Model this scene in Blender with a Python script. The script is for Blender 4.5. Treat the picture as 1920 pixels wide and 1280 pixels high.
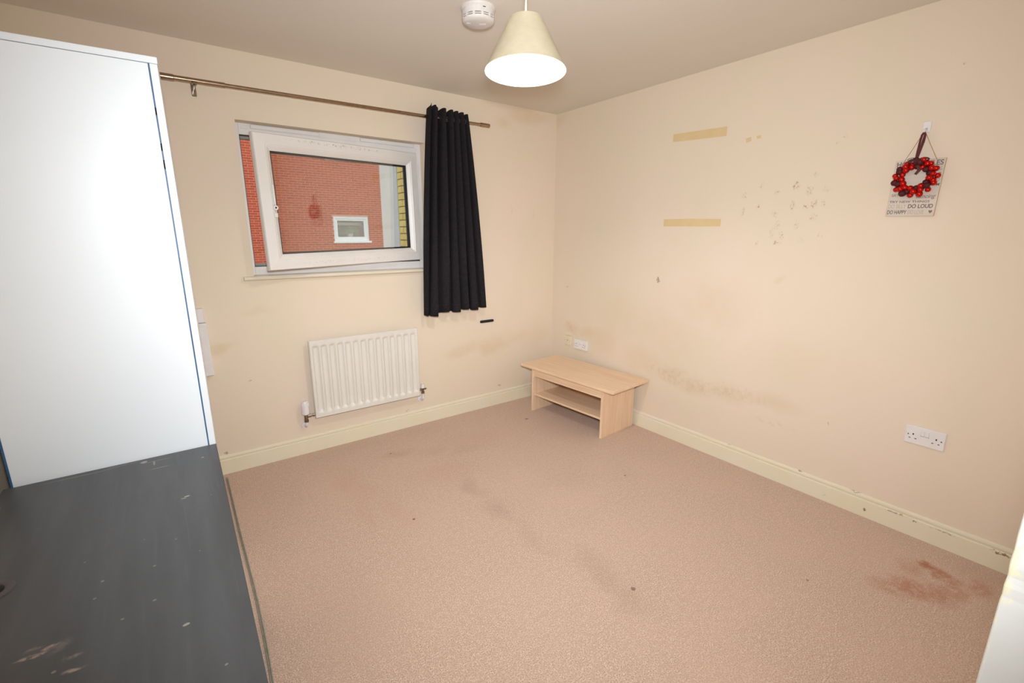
import bpy, bmesh, math, random
from mathutils import Vector, Matrix, Euler, noise as mnoise

random.seed(7)
S = bpy.context.scene
COL = S.collection
for o in list(bpy.data.objects):
    bpy.data.objects.remove(o)

# ------------------------------------------------------------------ camera
YAW, PITCH, ROLL, FPX = 0.638024, 0.229049, 0.0021927, 868.785
cam_d = bpy.data.cameras.new('camera')
cam = bpy.data.objects.new('camera', cam_d)
COL.objects.link(cam)
f = Vector((math.sin(YAW)*math.cos(PITCH), math.cos(YAW)*math.cos(PITCH), -math.sin(PITCH)))
r = Vector((math.cos(YAW), -math.sin(YAW), 0))
u = r.cross(f)
r2 = r*math.cos(ROLL)+u*math.sin(ROLL)
u2 = -r*math.sin(ROLL)+u*math.cos(ROLL)
M = Matrix((r2, u2, -f)).transposed().to_4x4()
M.translation = Vector((-2.777915, -3.1302, 1.440546))
cam.matrix_world = M
cam_d.sensor_width = 36
cam_d.lens = FPX/1920*36
cam_d.clip_start = 0.01
S.camera = cam

# ------------------------------------------------------------------ world, lights, exposure
def lin(c):
    return tuple(((v/255)/12.92 if v/255 <= .04045 else (((v/255)+.055)/1.055)**2.4) for v in c)+(1,)

W = bpy.data.worlds.new('overcast_sky'); S.world = W
W.use_nodes = True
bg = W.node_tree.nodes['Background']
bg.inputs[0].default_value = (0.93, 0.97, 1.0, 1)
bg.inputs[1].default_value = 1.5

def area(name, loc, target, size, power, color=(1, 1, 1), spread=180):
    d = bpy.data.lights.new(name, 'AREA'); d.shape = 'DISK'; d.size = size
    d.energy = power; d.color = color; d.spread = math.radians(spread)
    o = bpy.data.objects.new(name, d); COL.objects.link(o)
    o.location = loc
    o.rotation_euler = (Vector(target)-Vector(loc)).to_track_quat('-Z', 'Y').to_euler()
    return o
# the photographer's flash with its diffuser, just above the lens (it covers 125 degrees)
area('camera_flash', (-2.73, -3.105, 1.58), (-0.45, -0.35, 1.08), 0.16, 37, (0.93, 0.975, 1.0), 125)

S.view_settings.view_transform = 'Standard'
S.view_settings.look = 'None'
S.view_settings.exposure = 0.0
S.view_settings.gamma = 1.0
S.view_settings.use_curve_mapping = False
S.cycles.use_denoising = True
S.cycles.max_bounces = 8
S.cycles.diffuse_bounces = 4
S.cycles.adaptive_threshold = 0.05
S.cycles.transparent_max_bounces = 16

# ------------------------------------------------------------------ mesh helpers
class MB:
    def __init__(self): self.bm = bmesh.new()
    def box(self, x0, x1, y0, y1, z0, z1, bev=0, seg=1, rot=None, at=None):
        g = bmesh.ops.create_cube(self.bm, size=1)
        vs = g['verts']
        sx, sy, sz = x1-x0, y1-y0, z1-z0
        for v in vs: v.co = Vector((x0+(v.co.x+.5)*sx, y0+(v.co.y+.5)*sy, z0+(v.co.z+.5)*sz))
        if bev:
            es = list({e for v in vs for e in v.link_edges})
            nb = bmesh.ops.bevel(self.bm, geom=es, offset=bev, segments=seg, affect='EDGES', profile=.5)
            vs = list({v for fc in nb['faces'] for v in fc.verts} | {v for v in vs if v.is_valid})
        if rot is not None:
            bmesh.ops.rotate(self.bm, verts=vs, cent=at, matrix=rot)
        return self
    def cyl(self, p0, p1, r0, r1=None, seg=16, caps=True):
        p0 = Vector(p0); p1 = Vector(p1); r1 = r0 if r1 is None else r1
        d = p1-p0
        m = Matrix.Translation((p0+p1)/2) @ Vector((0, 0, 1)).rotation_difference(d).to_matrix().to_4x4()
        bmesh.ops.create_cone(self.bm, cap_ends=caps, segments=seg, radius1=r0, radius2=r1, depth=d.length, matrix=m)
        return self
    def lathe(self, prof, c=(0, 0, 0), seg=32, mat=None, close=False):
        c = Vector(c); rings = []
        for (rr, z) in prof:
            ring = []
            for k in range(seg):
                a = 2*math.pi*k/seg
                p = Vector((rr*math.cos(a), rr*math.sin(a), z))
                if mat is not None: p = mat @ p
                ring.append(self.bm.verts.new(p+c))
            rings.append(ring)
        n = len(rings)
        for i in range(n if close else n-1):
            A, B = rings[i], rings[(i+1) % n]
            for k in range(seg):
                self.bm.faces.new((A[k], A[(k+1) % seg], B[(k+1) % seg], B[k]))
        if not close:
            for ring, fl in ((rings[0], True), (rings[-1], False)):
                try: self.bm.faces.new(ring[::-1] if fl else ring)
                except Exception: pass
        return self
    def tube(self, pts, rad, seg=8, caps=True):
        pts = [Vector(p) for p in pts]; rings = []
        n = len(pts)
        up = Vector((0, 0, 1))
        for i, p in enumerate(pts):
            d = (pts[min(i+1, n-1)]-pts[max(i-1, 0)]).normalized()
            a = up if abs(d.dot(up)) < .95 else Vector((1, 0, 0))
            s = d.cross(a).normalized(); t = s.cross(d).normalized()
            rr = rad[i] if isinstance(rad, (list, tuple)) else rad
            rings.append([self.bm.verts.new(p+s*rr*math.cos(2*math.pi*k/seg)+t*rr*math.sin(2*math.pi*k/seg)) for k in range(seg)])
        for A, B in zip(rings, rings[1:]):
            for k in range(seg): self.bm.faces.new((A[k], A[(k+1) % seg], B[(k+1) % seg], B[k]))
        if caps:
            self.bm.faces.new(rings[0][::-1]); self.bm.faces.new(rings[-1])
        return self
    def prism(self, poly, axis, a0, a1):
        """extrude a 2-D polygon along an axis; poly = [(u,v)] in the other two axes in order"""
        def P(uv, a):
            l = list(uv); l.insert(axis, a); return Vector(l)
        A = [self.bm.verts.new(P(q, a0)) for q in poly]; B = [self.bm.verts.new(P(q, a1)) for q in poly]
        n = len(poly)
        for k in range(n): self.bm.faces.new((A[k], A[(k+1) % n], B[(k+1) % n], B[k]))
        self.bm.faces.new(A[::-1]); self.bm.faces.new(B)
        return self
    def sphere(self, c, rad, sub=2, scale=(1, 1, 1)):
        g = bmesh.ops.create_icosphere(self.bm, subdivisions=sub, radius=rad)
        for v in g['verts']: v.co = Vector((v.co.x*scale[0], v.co.y*scale[1], v.co.z*scale[2]))+Vector(c)
        return self
    def grid(self, nu, nv, fn, wrap=False):
        vs = [[self.bm.verts.new(fn(i, j)) for j in range(nv)] for i in range(nu)]
        for i in range(nu-1):
            for j in range(nv-1):
                self.bm.faces.new((vs[i][j], vs[i+1][j], vs[i+1][j+1], vs[i][j+1]))
        return vs
    def build(self, name, mat, parent=None, smooth=False, local=False, **props):
        bmesh.ops.recalc_face_normals(self.bm, faces=self.bm.faces)
        me = bpy.data.meshes.new(name); self.bm.to_mesh(me); self.bm.free()
        if smooth:
            for p in me.polygons: p.use_smooth = True
        o = bpy.data.objects.new(name, me); COL.objects.link(o)
        me.materials.append(mat)
        if parent is not None: adopt(o, parent, local)
        for k, v in props.items(): o[k] = v
        return o

def adopt(o, parent, local=False):
    o.parent = parent
    if not local:
        # coordinates are given in the place's own frame
        chain = Matrix.Identity(4); q = parent
        while q is not None:
            chain = q.matrix_parent_inverse @ q.matrix_basis @ chain if q.parent is None else q.parent.matrix_basis.copy() @ q.matrix_parent_inverse @ q.matrix_basis @ chain if False else q.matrix_parent_inverse @ q.matrix_basis @ chain
            q = q.parent
        o.matrix_parent_inverse = chain.inverted()

def thing(name, label, cat, loc=(0, 0, 0), rz=0, group=None):
    o = bpy.data.objects.new(name, None); COL.objects.link(o)
    o.empty_display_size = .05
    o.location = loc; o.rotation_euler = (0, 0, rz)
    o['label'] = label; o['category'] = cat
    if group: o['group'] = group
    return o
def tag(o, label, cat, group=None):
    o['label'] = label; o['category'] = cat
    if group: o['group'] = group
    return o
def smooth_by_angle(o, deg=35):
    me = o.data
    for p in me.polygons: p.use_smooth = True
    try: me.set_sharp_from_angle(angle=math.radians(deg))
    except Exception: pass
    return o

# ------------------------------------------------------------------ material helpers
class NT:
    def __init__(self, name):
        self.m = bpy.data.materials.new(name); self.m.use_nodes = True
        self.t = self.m.node_tree; self.n = self.t.nodes; self.l = self.t.links
        self.b = self.n['Principled BSDF']
    def new(self, typ, **kw):
        x = self.n.new(typ)
        for k, v in kw.items(): setattr(x, k, v)
        return x
    def link(self, a, b): self.l.new(a, b)
    def obj(self):
        return self.new('ShaderNodeTexCoord').outputs['Object']
    def noise(self, scale, detail=3, rough=.5, vec=None, scl=None):
        x = self.new('ShaderNodeTexNoise'); x.inputs['Scale'].default_value = scale
        x.inputs['Detail'].default_value = detail; x.inputs['Roughness'].default_value = rough
        v = vec if vec is not None else self.obj()
        if scl is not None:
            mp = self.new('ShaderNodeMapping'); mp.inputs['Scale'].default_value = scl
            self.link(v, mp.inputs['Vector']); v = mp.outputs[0]
        self.link(v, x.inputs['Vector']); return x.outputs['Fac']
    def ramp(self, val, lo, hi, smooth=True, o0=0., o1=1.):
        x = self.new('ShaderNodeMapRange'); x.interpolation_type = 'SMOOTHSTEP' if smooth else 'LINEAR'
        for i, v in zip((1, 2, 3, 4), (lo, hi, o0, o1)): x.inputs[i].default_value = v
        self.link(val, x.inputs[0]); return x.outputs[0]
    def math(self, op, a, b=None):
        x = self.new('ShaderNodeMath', operation=op)
        for i, v in enumerate((a, b)):
            if v is None: continue
            if isinstance(v, (int, float)): x.inputs[i].default_value = v
            else: self.link(v, x.inputs[i])
        return x.outputs[0]
    def mix(self, fac, a, b):
        x = self.new('ShaderNodeMix', data_type='RGBA')
        for k, v in ((0, fac), (6, a), (7, b)):
            if isinstance(v, (int, float)): x.inputs[k].default_value = v
            elif isinstance(v, tuple): x.inputs[k].default_value = v
            else: self.link(v, x.inputs[k])
        return x.outputs[2]
    def warp(self, amount, scale):
        """object coordinates pushed about by noise"""
        x = self.new('ShaderNodeTexNoise'); x.inputs['Scale'].default_value = scale
        c = self.obj(); self.link(c, x.inputs['Vector'])
        s = self.new('ShaderNodeVectorMath', operation='SUBTRACT'); self.link(x.outputs['Color'], s.inputs[0]); s.inputs[1].default_value = (.5, .5, .5)
        k = self.new('ShaderNodeVectorMath', operation='SCALE'); self.link(s.outputs[0], k.inputs[0]); k.inputs[3].default_value = amount
        a = self.new('ShaderNodeVectorMath', operation='ADD'); self.link(c, a.inputs[0]); self.link(k.outputs[0], a.inputs[1])
        return a.outputs[0]
    def marks(self, vec, items, soft=.6):
        """items: (centre3, radius3, strength) -> one mask, the strongest of all"""
        out = None
        for c, rad, st in items:
            s = self.new('ShaderNodeVectorMath', operation='SUBTRACT'); self.link(vec, s.inputs[0]); s.inputs[1].default_value = c
            d = self.new('ShaderNodeVectorMath', operation='DIVIDE'); self.link(s.outputs[0], d.inputs[0]); d.inputs[1].default_value = rad
            ln = self.new('ShaderNodeVectorMath', operation='LENGTH'); self.link(d.outputs[0], ln.inputs[0])
            m = self.ramp(ln.outputs['Value'], 1-soft, 1., True, st, 0.)
            out = m if out is None else self.math('MAXIMUM', out, m)
        return out
    def bump(self, h, strength, dist=.002):
        x = self.new('ShaderNodeBump'); x.inputs['Strength'].default_value = strength; x.inputs['Distance'].default_value = dist
        self.link(h, x.inputs['Height']); self.link(x.outputs[0], self.b.inputs['Normal'])
    def color(self, c):
        if isinstance(c, tuple): self.b.inputs['Base Color'].default_value = c
        else: self.link(c, self.b.inputs['Base Color'])

def simple(name, rgb, rough=.5, metal=0., var=.06, vscale=20, bump=0, bscale=200, spec=None):
    k = NT(name)
    c = lin(rgb)
    if var:
        d = tuple(max(0, x*(1-var*2)) for x in c[:3])+(1,)
        k.color(k.mix(k.ramp(k.noise(vscale, 4), .3, .7), d, c))
    else: k.color(c)
    k.b.inputs['Roughness'].default_value = rough
    k.b.inputs['Metallic'].default_value = metal
    if spec is not None: k.b.inputs['Specular IOR Level'].default_value = spec
    if bump: k.bump(k.noise(bscale, 2), bump)
    return k.m

WALL = (228, 213, 192)
def wall_mat(name, stains=(), speck=(), dark=(), scuff=()):
    k = NT(name)
    base = k.mix(k.ramp(k.noise(1.3, 3), .35, .7), lin(WALL), lin((231, 213, 196)))
    base = k.mix(k.ramp(k.noise(2.4, 2, vec=None, scl=(1, 1, .6)), .45, .75), base, lin((227, 213, 191)))
    w = k.warp(.16, 5.0)
    w2 = k.warp(.035, 55)
    if stains:
        m = k.marks(w, stains, .95)
        m = k.math('MULTIPLY', m, k.ramp(k.noise(9, 5, .65), .15, .65, True, .45, 1.))
        base = k.mix(k.math('MULTIPLY', m, .62), base, lin((204, 174, 122)))
    if scuff:
        m = k.marks(w, scuff, .9)
        m = k.math('MULTIPLY', m, k.ramp(k.noise(30, 4, .7), .45, .62))
        base = k.mix(k.math('MULTIPLY', m, .5), base, lin((190, 166, 136)))
    if speck:
        m = k.marks(w2, speck, .6)
        m = k.math('MULTIPLY', m, k.ramp(k.noise(95, 3, .75), .5, .62, True, .06, 1.))
        base = k.mix(k.math('MULTIPLY', m, 1.), base, lin((150, 114, 82)))
    if dark:
        m = k.marks(w2, dark, .35)
        m = k.math('MULTIPLY', m, k.ramp(k.noise(160, 3, .7), .42, .56))
        base = k.mix(m, base, lin((84, 70, 58)))
    k.color(base)
    k.b.inputs['Roughness'].default_value = .75
    k.b.inputs['Specular IOR Level'].default_value = .25
    return k.m

big = 9.
blu = [(-1.663,1.657,.4), (-1.759,1.709,.35), (-1.847,1.663,.5), (-1.665,1.567,.6), (-1.755,1.590,.9), (-1.848,1.550,.4), (-1.938,1.697,.8), (-2.023,1.742,.5), (-2.008,1.662,.5), (-1.935,1.591,.9), (-2.002,1.583,.7), (-2.038,1.594,.7), (-2.084,1.594,.7), (-2.045,1.526,.5), (-1.966,1.485,.35), (-1.866,1.486,.4), (-1.842,1.444,.4), (-1.895,1.432,.6), (-1.875,1.395,.8), (-1.770,1.387,.5), (-1.995,1.406,.25), (-2.091,1.433,.3), (-2.089,1.667,.3)]
rs = random.Random(3)
speckR = [((0, y, z), (big, .012+rs.random()*.014, .016+rs.random()*.02), s*.9) for y, z, s in blu]
speckR += [((0, -2.108, 1.883), (big, .012, .012), .5), ((0, -2.139, 1.910), (big, .01, .01), .5), ((0, -.182, .988), (big, .02, .02), .6)]
darkR = [((0, -1.110, 1.122), (big, .016, .022), .95), ((0, -2.534, 2.134), (big, .01, .006), .4), ((0, -2.27, .44), (big, .01, .006), .5)]
stainR = [((0, -1.52, 1.0), (big, .42, .24), .30), ((0, -1.25, .48), (big, .22, .12), .50), ((0, -1.46, .44), (big, .2, .1), .52), ((0, -1.70, .45), (big, .26, .09), .45), ((0, -1.95, .47), (big, .28, .08), .36),
          ((0, -.62, .60), (big, .28, .18), .40), ((0, -.80, .80), (big, .4, .35), .22), ((0, -.27, .63), (big, .16, .09), .5), ((0, -.47, .63), (big, .18, .07), .45),
          ((0, -1.00, .5), (big, .3, .2), .40), ((0, -2.08, .72), (big, .5, .25), .16), ((0, -1.2, .75), (big, .5, .35), .26), ((0, 0, 2.36), (big, .2, .1), .35), ((0, -1.94, 1.17), (big, .05, .05), .35)]
scuffR = [((0, -1.25, .47), (big, .25, .10), .6), ((0, -1.5, .45), (big, .2, .1), .6), ((0, -1.75, .47), (big, .3, .10), .45), ((0, -.25, .64), (big, .12, .06), .5), ((0, -2.0, .33), (big, .2, .03), .4)]
stainB = [((-.93, 0, .52), (.24, big, .075), .50), ((-.66, 0, .53), (.26, big, .10), .55), ((-.4, 0, .58), (.3, big, .07), .30), ((-2.61, 0, .785), (.17, big, .06), .7),
          ((-.3, 0, 2.36), (.3, big, .10), .6), ((-.55, 0, 2.28), (.12, big, .08), .35), ((-2.37, 0, .99), (.14, big, .05), .25), ((-.2, 0, .55), (.25, big, .2), .25)]
darkB = [((-.59, 0, .166), (.02, big, .008), .6), ((-1.44, 0, .13), (.02, big, .008), .4), ((-2.63, 0, .128), (.012, big, .01), .8), ((-.46, 0, 1.619), (.01, big, .03), .12), ((-.237, 0, 1.604), (.008, big, .05), .1), ((-2.45, 0, .56), (.006, big, .006), .6)]
m_wall_right = wall_mat('wall_right_paint', stainR, speckR, darkR, scuffR)
m_wall_back = wall_mat('wall_back_paint', stainB, (), darkB, ())
m_wall_plain = wall_mat('wall_plain_paint')

k = NT('ceiling_paint')
k.color(k.mix(k.ramp(k.noise(1.2, 3), .3, .7), lin((226, 217, 207)), lin((229, 221, 210))))
k.b.inputs['Roughness'].default_value = .85; k.b.inputs['Specular IOR Level'].default_value = .15
m_ceiling = k.m

# carpet: pinkish beige twist pile with spills and traffic marks
k = NT('carpet_pile')
n1 = k.noise(210, 4, .8); n2 = k.noise(46, 4, .75); n3 = k.noise(2.2, 4, .6)
base = k.mix(k.ramp(n1, .36, .64), lin((166, 135, 116)), lin((240, 214, 195)))
base = k.mix(k.math('MULTIPLY', k.ramp(n2, .42, .62), .55), base, lin((196, 163, 142)))
base = k.mix(k.ramp(n3, .35, .75, True, 0, .35), base, lin((218, 184, 163)))
w = k.warp(.28, 4.)
Z = 9.
green = [((-1.69, -.36, 0), (.17, .10, Z), .55), ((-1.50, -.47, 0), (.16, .10, Z), .35), ((-1.33, -.57, 0), (.16, .10, Z), .3), ((-1.02, -1.3, 0), (.3, .2, Z), .18)]
red = [((-2.03, -.62, 0), (.10, .40, Z), .35), ((-1.95, -1.0, 0), (.12, .3, Z), .3), ((-2.10, -.55, 0), (.13, .28, Z), .45), ((-1.55, -.78, 0), (.3, .16, Z), .4), ((-1.1, -.5, 0), (.4, .2, Z), .25), ((-2.1, -.9, 0), (.06, .35, Z), .3)]
grey = [((-1.515, -1.01, 0), (.10, .17, Z), .5), ((-1.52, -1.30, 0), (.09, .26, Z), .45), ((-1.50, -1.62, 0), (.08, .25, Z), .3), ((-1.44, -1.95, 0), (.10, .22, Z), .42), ((-1.43, -2.15, 0), (.12, .2, Z), .35), ((-.5, -.75, 0), (.25, .4, Z), .25), ((-2.4, -1.6, 0), (.3, .5, Z), .25), ((-.07, -2.95, 0), (.12, .15, Z), .35), ((-2.64, -1.45, 0), (.1, .3, Z), .35)]
orange = [((-.225, -2.80, 0), (.06, .055, Z), 1.), ((-.25, -2.85, 0), (.07, .05, Z), .85), ((-.30, -2.76, 0), (.10, .07, Z), .35), ((-.45, -2.80, 0), (.10, .12, Z), .62), ((-.40, -2.88, 0), (.12, .09, Z), .55), ((-.27, -2.90, 0), (.08, .05, Z), .55), ((-.22, -2.97, 0), (.12, .06, Z), .5), ((-.34, -2.93, 0), (.1, .05, Z), .45), ((-.52, -2.74, 0), (.08, .1, Z), .4)]
base = k.mix(k.math('MULTIPLY', k.marks(w, green, .95), .7), base, lin((176, 148, 112)))
base = k.mix(k.math('MULTIPLY', k.marks(w, red, .95), .8), base, lin((206, 154, 130)))
base = k.mix(k.math('MULTIPLY', k.marks(w, grey, .95), .6), base, lin((160, 136, 122)))
w3 = k.warp(.07, 14.)
om = k.math('MULTIPLY', k.marks(w3, orange, .8), k.ramp(k.noise(30, 4, .7), .3, .6, True, .35, 1.))
base = k.mix(k.math('MULTIPLY', om, .95), base, lin((170, 100, 60)))
dots = [((-1.918, -1.121, 0), (.008, .008, Z), .9), ((-.686, -1.474, 0), (.008, .006, Z), .9), ((-.62, -.42, 0), (.02, .012, Z), .7), ((-1.39, -2.11, 0), (.012, .012, Z), .6), ((-.75, -2.52, 0), (.008, .008, Z), .5), ((-1.73, -.35, 0), (.012, .008, Z), .6)]
base = k.mix(k.marks(k.warp(.01, 90), dots, .4), base, lin((78, 58, 44)))
k.color(base); k.b.inputs['Roughness'].default_value = .95; k.b.inputs['Specular IOR Level'].default_value = .08
k.b.inputs['Sheen Weight'].default_value = .15
hh = k.math('ADD', k.noise(330, 3, .8), k.math('MULTIPLY', n2, .8))
k.bump(hh, .45, .005); m_carpet = k.m

k = NT('skirting_gloss')
w = k.warp(.02, 60)
chips = [((-.016, -2.493, .042), (Z, .006, .010), 1.), ((-.016, -2.309, .035), (Z, .012, .004), .7), ((-.016, -2.695, .082), (Z, .008, .006), 1.), ((-.016, -2.985, .085), (Z, .035, .008), 1.), ((-.016, -2.172, .118), (Z, .012, .005), .9), ((-.016, -2.44, .118), (Z, .03, .005), .9), ((-.016, -2.62, .086), (Z, .05, .004), .7), ((-.016, -1.75, .118), (Z, .012, .004), .8), ((-.016, -2.8, .084), (Z, .06, .003), .6)]
base = k.mix(k.ramp(k.noise(3, 3), .35, .7), lin((232, 222, 196)), lin((233, 224, 204)))
base = k.mix(k.math('MULTIPLY', k.marks(w, chips, .4), k.ramp(k.noise(90, 3), .4, .5)), base, lin((150, 124, 92)))
k.color(base); k.b.inputs['Roughness'].default_value = .38; m_skirt = k.m

m_upvc = simple('upvc_white', (228, 224, 222), .35, var=.03, vscale=6)
k = NT('upvc_grubby')       # the open sash: mould specks along its inner bead
base = k.mix(k.ramp(k.noise(4, 3), .3, .7), lin((230, 226, 222)), lin((226, 221, 217)))
sp = k.marks(k.warp(.006, 80), [((.52, 0, .715), (.42, Z, .010), .8), ((.10, 0, .45), (.008, Z, .18), .8), ((.10, 0, .15), (.008, Z, .14), .6), ((.5, 0, .03), (.42, Z, .012), .35)], .5)
sp = k.math('MULTIPLY', sp, k.ramp(k.noise(70, 4, .75), .52, .66))
base = k.mix(sp, base, lin((120, 104, 84)))
k.color(base); k.b.inputs['Roughness'].default_value = .35; m_sash = k.m
m_gasket = simple('rubber_gasket', (52, 50, 52), .6, var=.1)
m_greyframe = simple('frame_rebate_grey', (150, 146, 142), .5, var=.08, vscale=30)
m_sill = simple('sill_gloss', (232, 222, 202), .35, var=.03, vscale=5)

def glass_mat():
    k = NT('window_glass'); n = k.n
    tr = k.new('ShaderNodeBsdfTransparent'); tr.inputs[0].default_value = (.97, .98, .97, 1)
    gl = k.new('ShaderNodeBsdfGlossy'); gl.inputs['Roughness'].default_value = .02
    fr = k.new('ShaderNodeFresnel'); fr.inputs[0].default_value = 2.35
    mx = k.new('ShaderNodeMixShader')
    gb = k.new('ShaderNodeNewGeometry')          # the face a ray enters by reflects; the pane does not bend it
    ff = k.math('MULTIPLY', fr.outputs[0], k.math('SUBTRACT', 1., gb.outputs['Backfacing']))
    k.link(ff, mx.inputs[0]); k.link(tr.outputs[0], mx.inputs[1]); k.link(gl.outputs[0], mx.inputs[2])
    k.link(mx.outputs[0], n['Material Output'].inputs[0]); return k.m
m_glass = glass_mat()

m_radiator = simple('radiator_enamel', (228, 224, 216), .33, var=.02, vscale=3)
m_whiteplastic = simple('white_plastic', (232, 228, 228), .32, var=.02, vscale=30)
m_creamplastic = simple('cream_plastic', (230, 217, 194), .4, var=.03, vscale=30)
m_chrome = simple('tarnished_chrome', (160, 146, 130), .28, .9, var=.2, vscale=60)
m_rod = simple('brushed_steel_rod', (172, 150, 128), .26, 1., var=.08, vscale=40)
m_alarm = simple('alarm_white_plastic', (216, 210, 206), .4, var=.02, vscale=30)
m_dark = simple('dark_slot', (46, 40, 38), .7, var=.1)
m_curtain = simple('black_curtain_cloth', (38, 35, 38), .9, var=.12, vscale=60, bump=.3, bscale=700, spec=.15)
m_hem = simple('curtain_hem_thread', (44, 41, 44), .9, var=.1)
m_tape = simple('yellowed_masking_tape', (222, 196, 150), .7, var=.02, vscale=15)
m_blackstrip = simple('black_foam', (30, 28, 32), .75, var=.15, vscale=200)
m_whitefoil = simple('wardrobe_white_foil', (223, 227, 231), .42, var=.012, vscale=2)
m_bluefilm = simple('blue_film_edge', (40, 92, 140), .5, var=.15, vscale=30)
m_navy = simple('navy_plastic', (14, 20, 52), .4, var=.1)
m_grommet = simple('grommet_plastic', (76, 72, 78), .4, var=.1)
m_black_leg = simple('desk_leg_steel', (46, 46, 48), .45, .3, var=.1)
m_cable = simple('grey_cable_sheath', (150, 146, 132), .55, var=.1, vscale=80)

k = NT('charcoal_desk_board')
w = k.warp(.02, 35)
base = k.mix(k.ramp(k.noise(5, 4, .6, scl=(4, .5, 1)), .3, .7), lin((60, 61, 63)), lin((69, 70, 72)))
base = k.mix(k.ramp(k.noise(18, 4, .6, scl=(6, .3, 1)), .55, .75, True, 0, .35), base, lin((86, 87, 91)))
dl = [(-2.964,-1.995,.006), (-2.972,-2.046,.005), (-2.879,-2.119,.006), (-2.880,-2.001,.005), (-2.926,-2.140,.005), (-2.730,-2.107,.004), (-2.841,-1.920,.004), (-2.784,-2.358,.005), (-3.008,-2.210,.006), (-2.90,-1.88,.003), (-2.80,-2.0,.003), (-2.76,-1.75,.003), (-3.0,-1.9,.004)]
fl = [((x, y, 0), (rr*.62, rr*.55, Z), .42) for x, y, rr in dl]
fl += [((-2.813, -1.720, 0), (.008, .004, Z), .9), ((-2.82, -1.728, 0), (.007, .003, Z), .8), ((-2.763, -1.483, 0), (.005, .003, Z), .9), ((-2.833, -2.223, 0), (.006, .004, Z), .6), ((-2.91, -1.415, 0), (.010, .010, Z), .7), ((-2.885, -1.440, 0), (.003, .022, Z), .5), ((-2.871, -1.484, 0), (.030, .002, Z), .55), ((-2.88, -1.425, 0), (.045, .002, Z), .4), ((-3.05, -1.41, 0), (.10, .003, Z), .3), ((-2.96, -1.40, 0), (.05, .003, Z), .25)]
base = k.mix(k.marks(k.warp(.004, 90), fl, .4), base, lin((168, 160, 146)))
sc = [((-3.042, -2.150, 0), (.030, .006, Z), .8), ((-3.022, -2.142, 0), (.016, .007, Z), .8), ((-3.045, -2.132, 0), (.02, .006, Z), .5), ((-2.984, -2.222, 0), (.020, .006, Z), .75), ((-2.988, -2.190, 0), (.020, .008, Z), .35), ((-3.01, -2.15, 0), (.02, .02, Z), .2)]
sm = k.math('MULTIPLY', k.marks(w, sc, .7), k.ramp(k.noise(70, 4, .7), .35, .6))
base = k.mix(sm, base, lin((164, 142, 130)))
k.color(base); k.b.inputs['Roughness'].default_value = .42
k.bump(k.noise(300, 2), .06, .001); m_desk = k.m

def wood_mat(name, axis):
    k = NT(name)
    scl = [14, 14, 14]; scl[axis] = .9
    g = k.noise(2.2, 6, .65, scl=tuple(scl))
    base = k.mix(k.ramp(g, .3, .7), lin((230, 196, 164)), lin((242, 214, 184)))
    scl = [80, 80, 80]; scl[axis] = 3
    base = k.mix(k.ramp(k.noise(1.5, 3, .6, scl=tuple(scl)), .5, .7, True, 0, .35), base, lin((224, 186, 152)))
    k.color(base); k.b.inputs['Roughness'].default_value = .42
    k.b.inputs['Specular IOR Level'].default_value = .35
    return k.m
m_woodY = wood_mat('beech_laminate_length', 1)
m_woodZ = wood_mat('beech_laminate_upright', 2)
m_woodedge = simple('beech_edging', (196, 152, 116), .5, var=.08, vscale=30)

# ------------------------------------------------------------------ the room shell
H = 2.4; XL = -3.24; YN = -3.0957; TH = .12
WX0, WX1, WZ0, WZ1 = -2.362, -1.215, 1.190, 2.050     # window opening
DX0, DX1, DZ = -2.86, -1.92, 2.03                        # doorway
HY = -4.5                                              # end of the hallway
def struct(name, mb, mat, parent=None):
    o = mb.build(name, mat, parent)
    if parent is None: o['kind'] = 'structure'
    return o
struct('floor', MB().box(XL-TH, TH, HY-TH, .3, -.1, 0), m_carpet)
struct('ceiling', MB().box(XL-TH, TH, HY-TH, .3, H, H+.1), m_ceiling)
b = MB()
b.box(XL-TH, WX0, 0, .3, 0, H).box(WX1, TH, 0, .3, 0, H).box(WX0, WX1, 0, .3, 0, WZ0-.022).box(WX0, WX1, 0, .3, WZ1, H)
struct('wall_back', b, m_wall_back)
struct('wall_right', MB().box(0, TH, HY, 0, 0, H), m_wall_right)
struct('wall_left', MB().box(XL-TH, XL, HY, 0, 0, H), m_wall_plain)
b = MB()
b.box(XL, DX0-.03, YN-TH, YN, 0, H).box(DX1+.03, 0, YN-TH, YN, 0, H).box(DX0-.03, DX1+.03, YN-TH, YN, DZ+.03, H)
struct('wall_front', b, m_wall_plain)
struct('wall_hallway', MB().box(XL, 0, HY-TH, HY, 0, H), m_wall_plain)

prof = [(0, .118), (-.006, .118), (-.0105, .114), (-.0125, .106), (-.0115, .099), (-.0085, .0945), (-.0085, .0925), (-.016, .0885), (-.016, 0), (0, 0)]
def skirting(name, axis, a0, a1, wall, sgn):
    b = MB()
    pr = [(wall+sgn*(-d), z) for d, z in prof]
    b.prism(pr, axis, a0, a1)
    return struct(name, b, m_skirt)
skirting('baseboard_back', 0, XL, -.016, 0, -1)
skirting('baseboard_right', 1, YN, 0, 0, -1)
skirting('baseboard_left', 1, YN, -.016, XL, 1)
skirting('baseboard_front', 0, DX1+.03, -.016, YN, 1)

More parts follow.
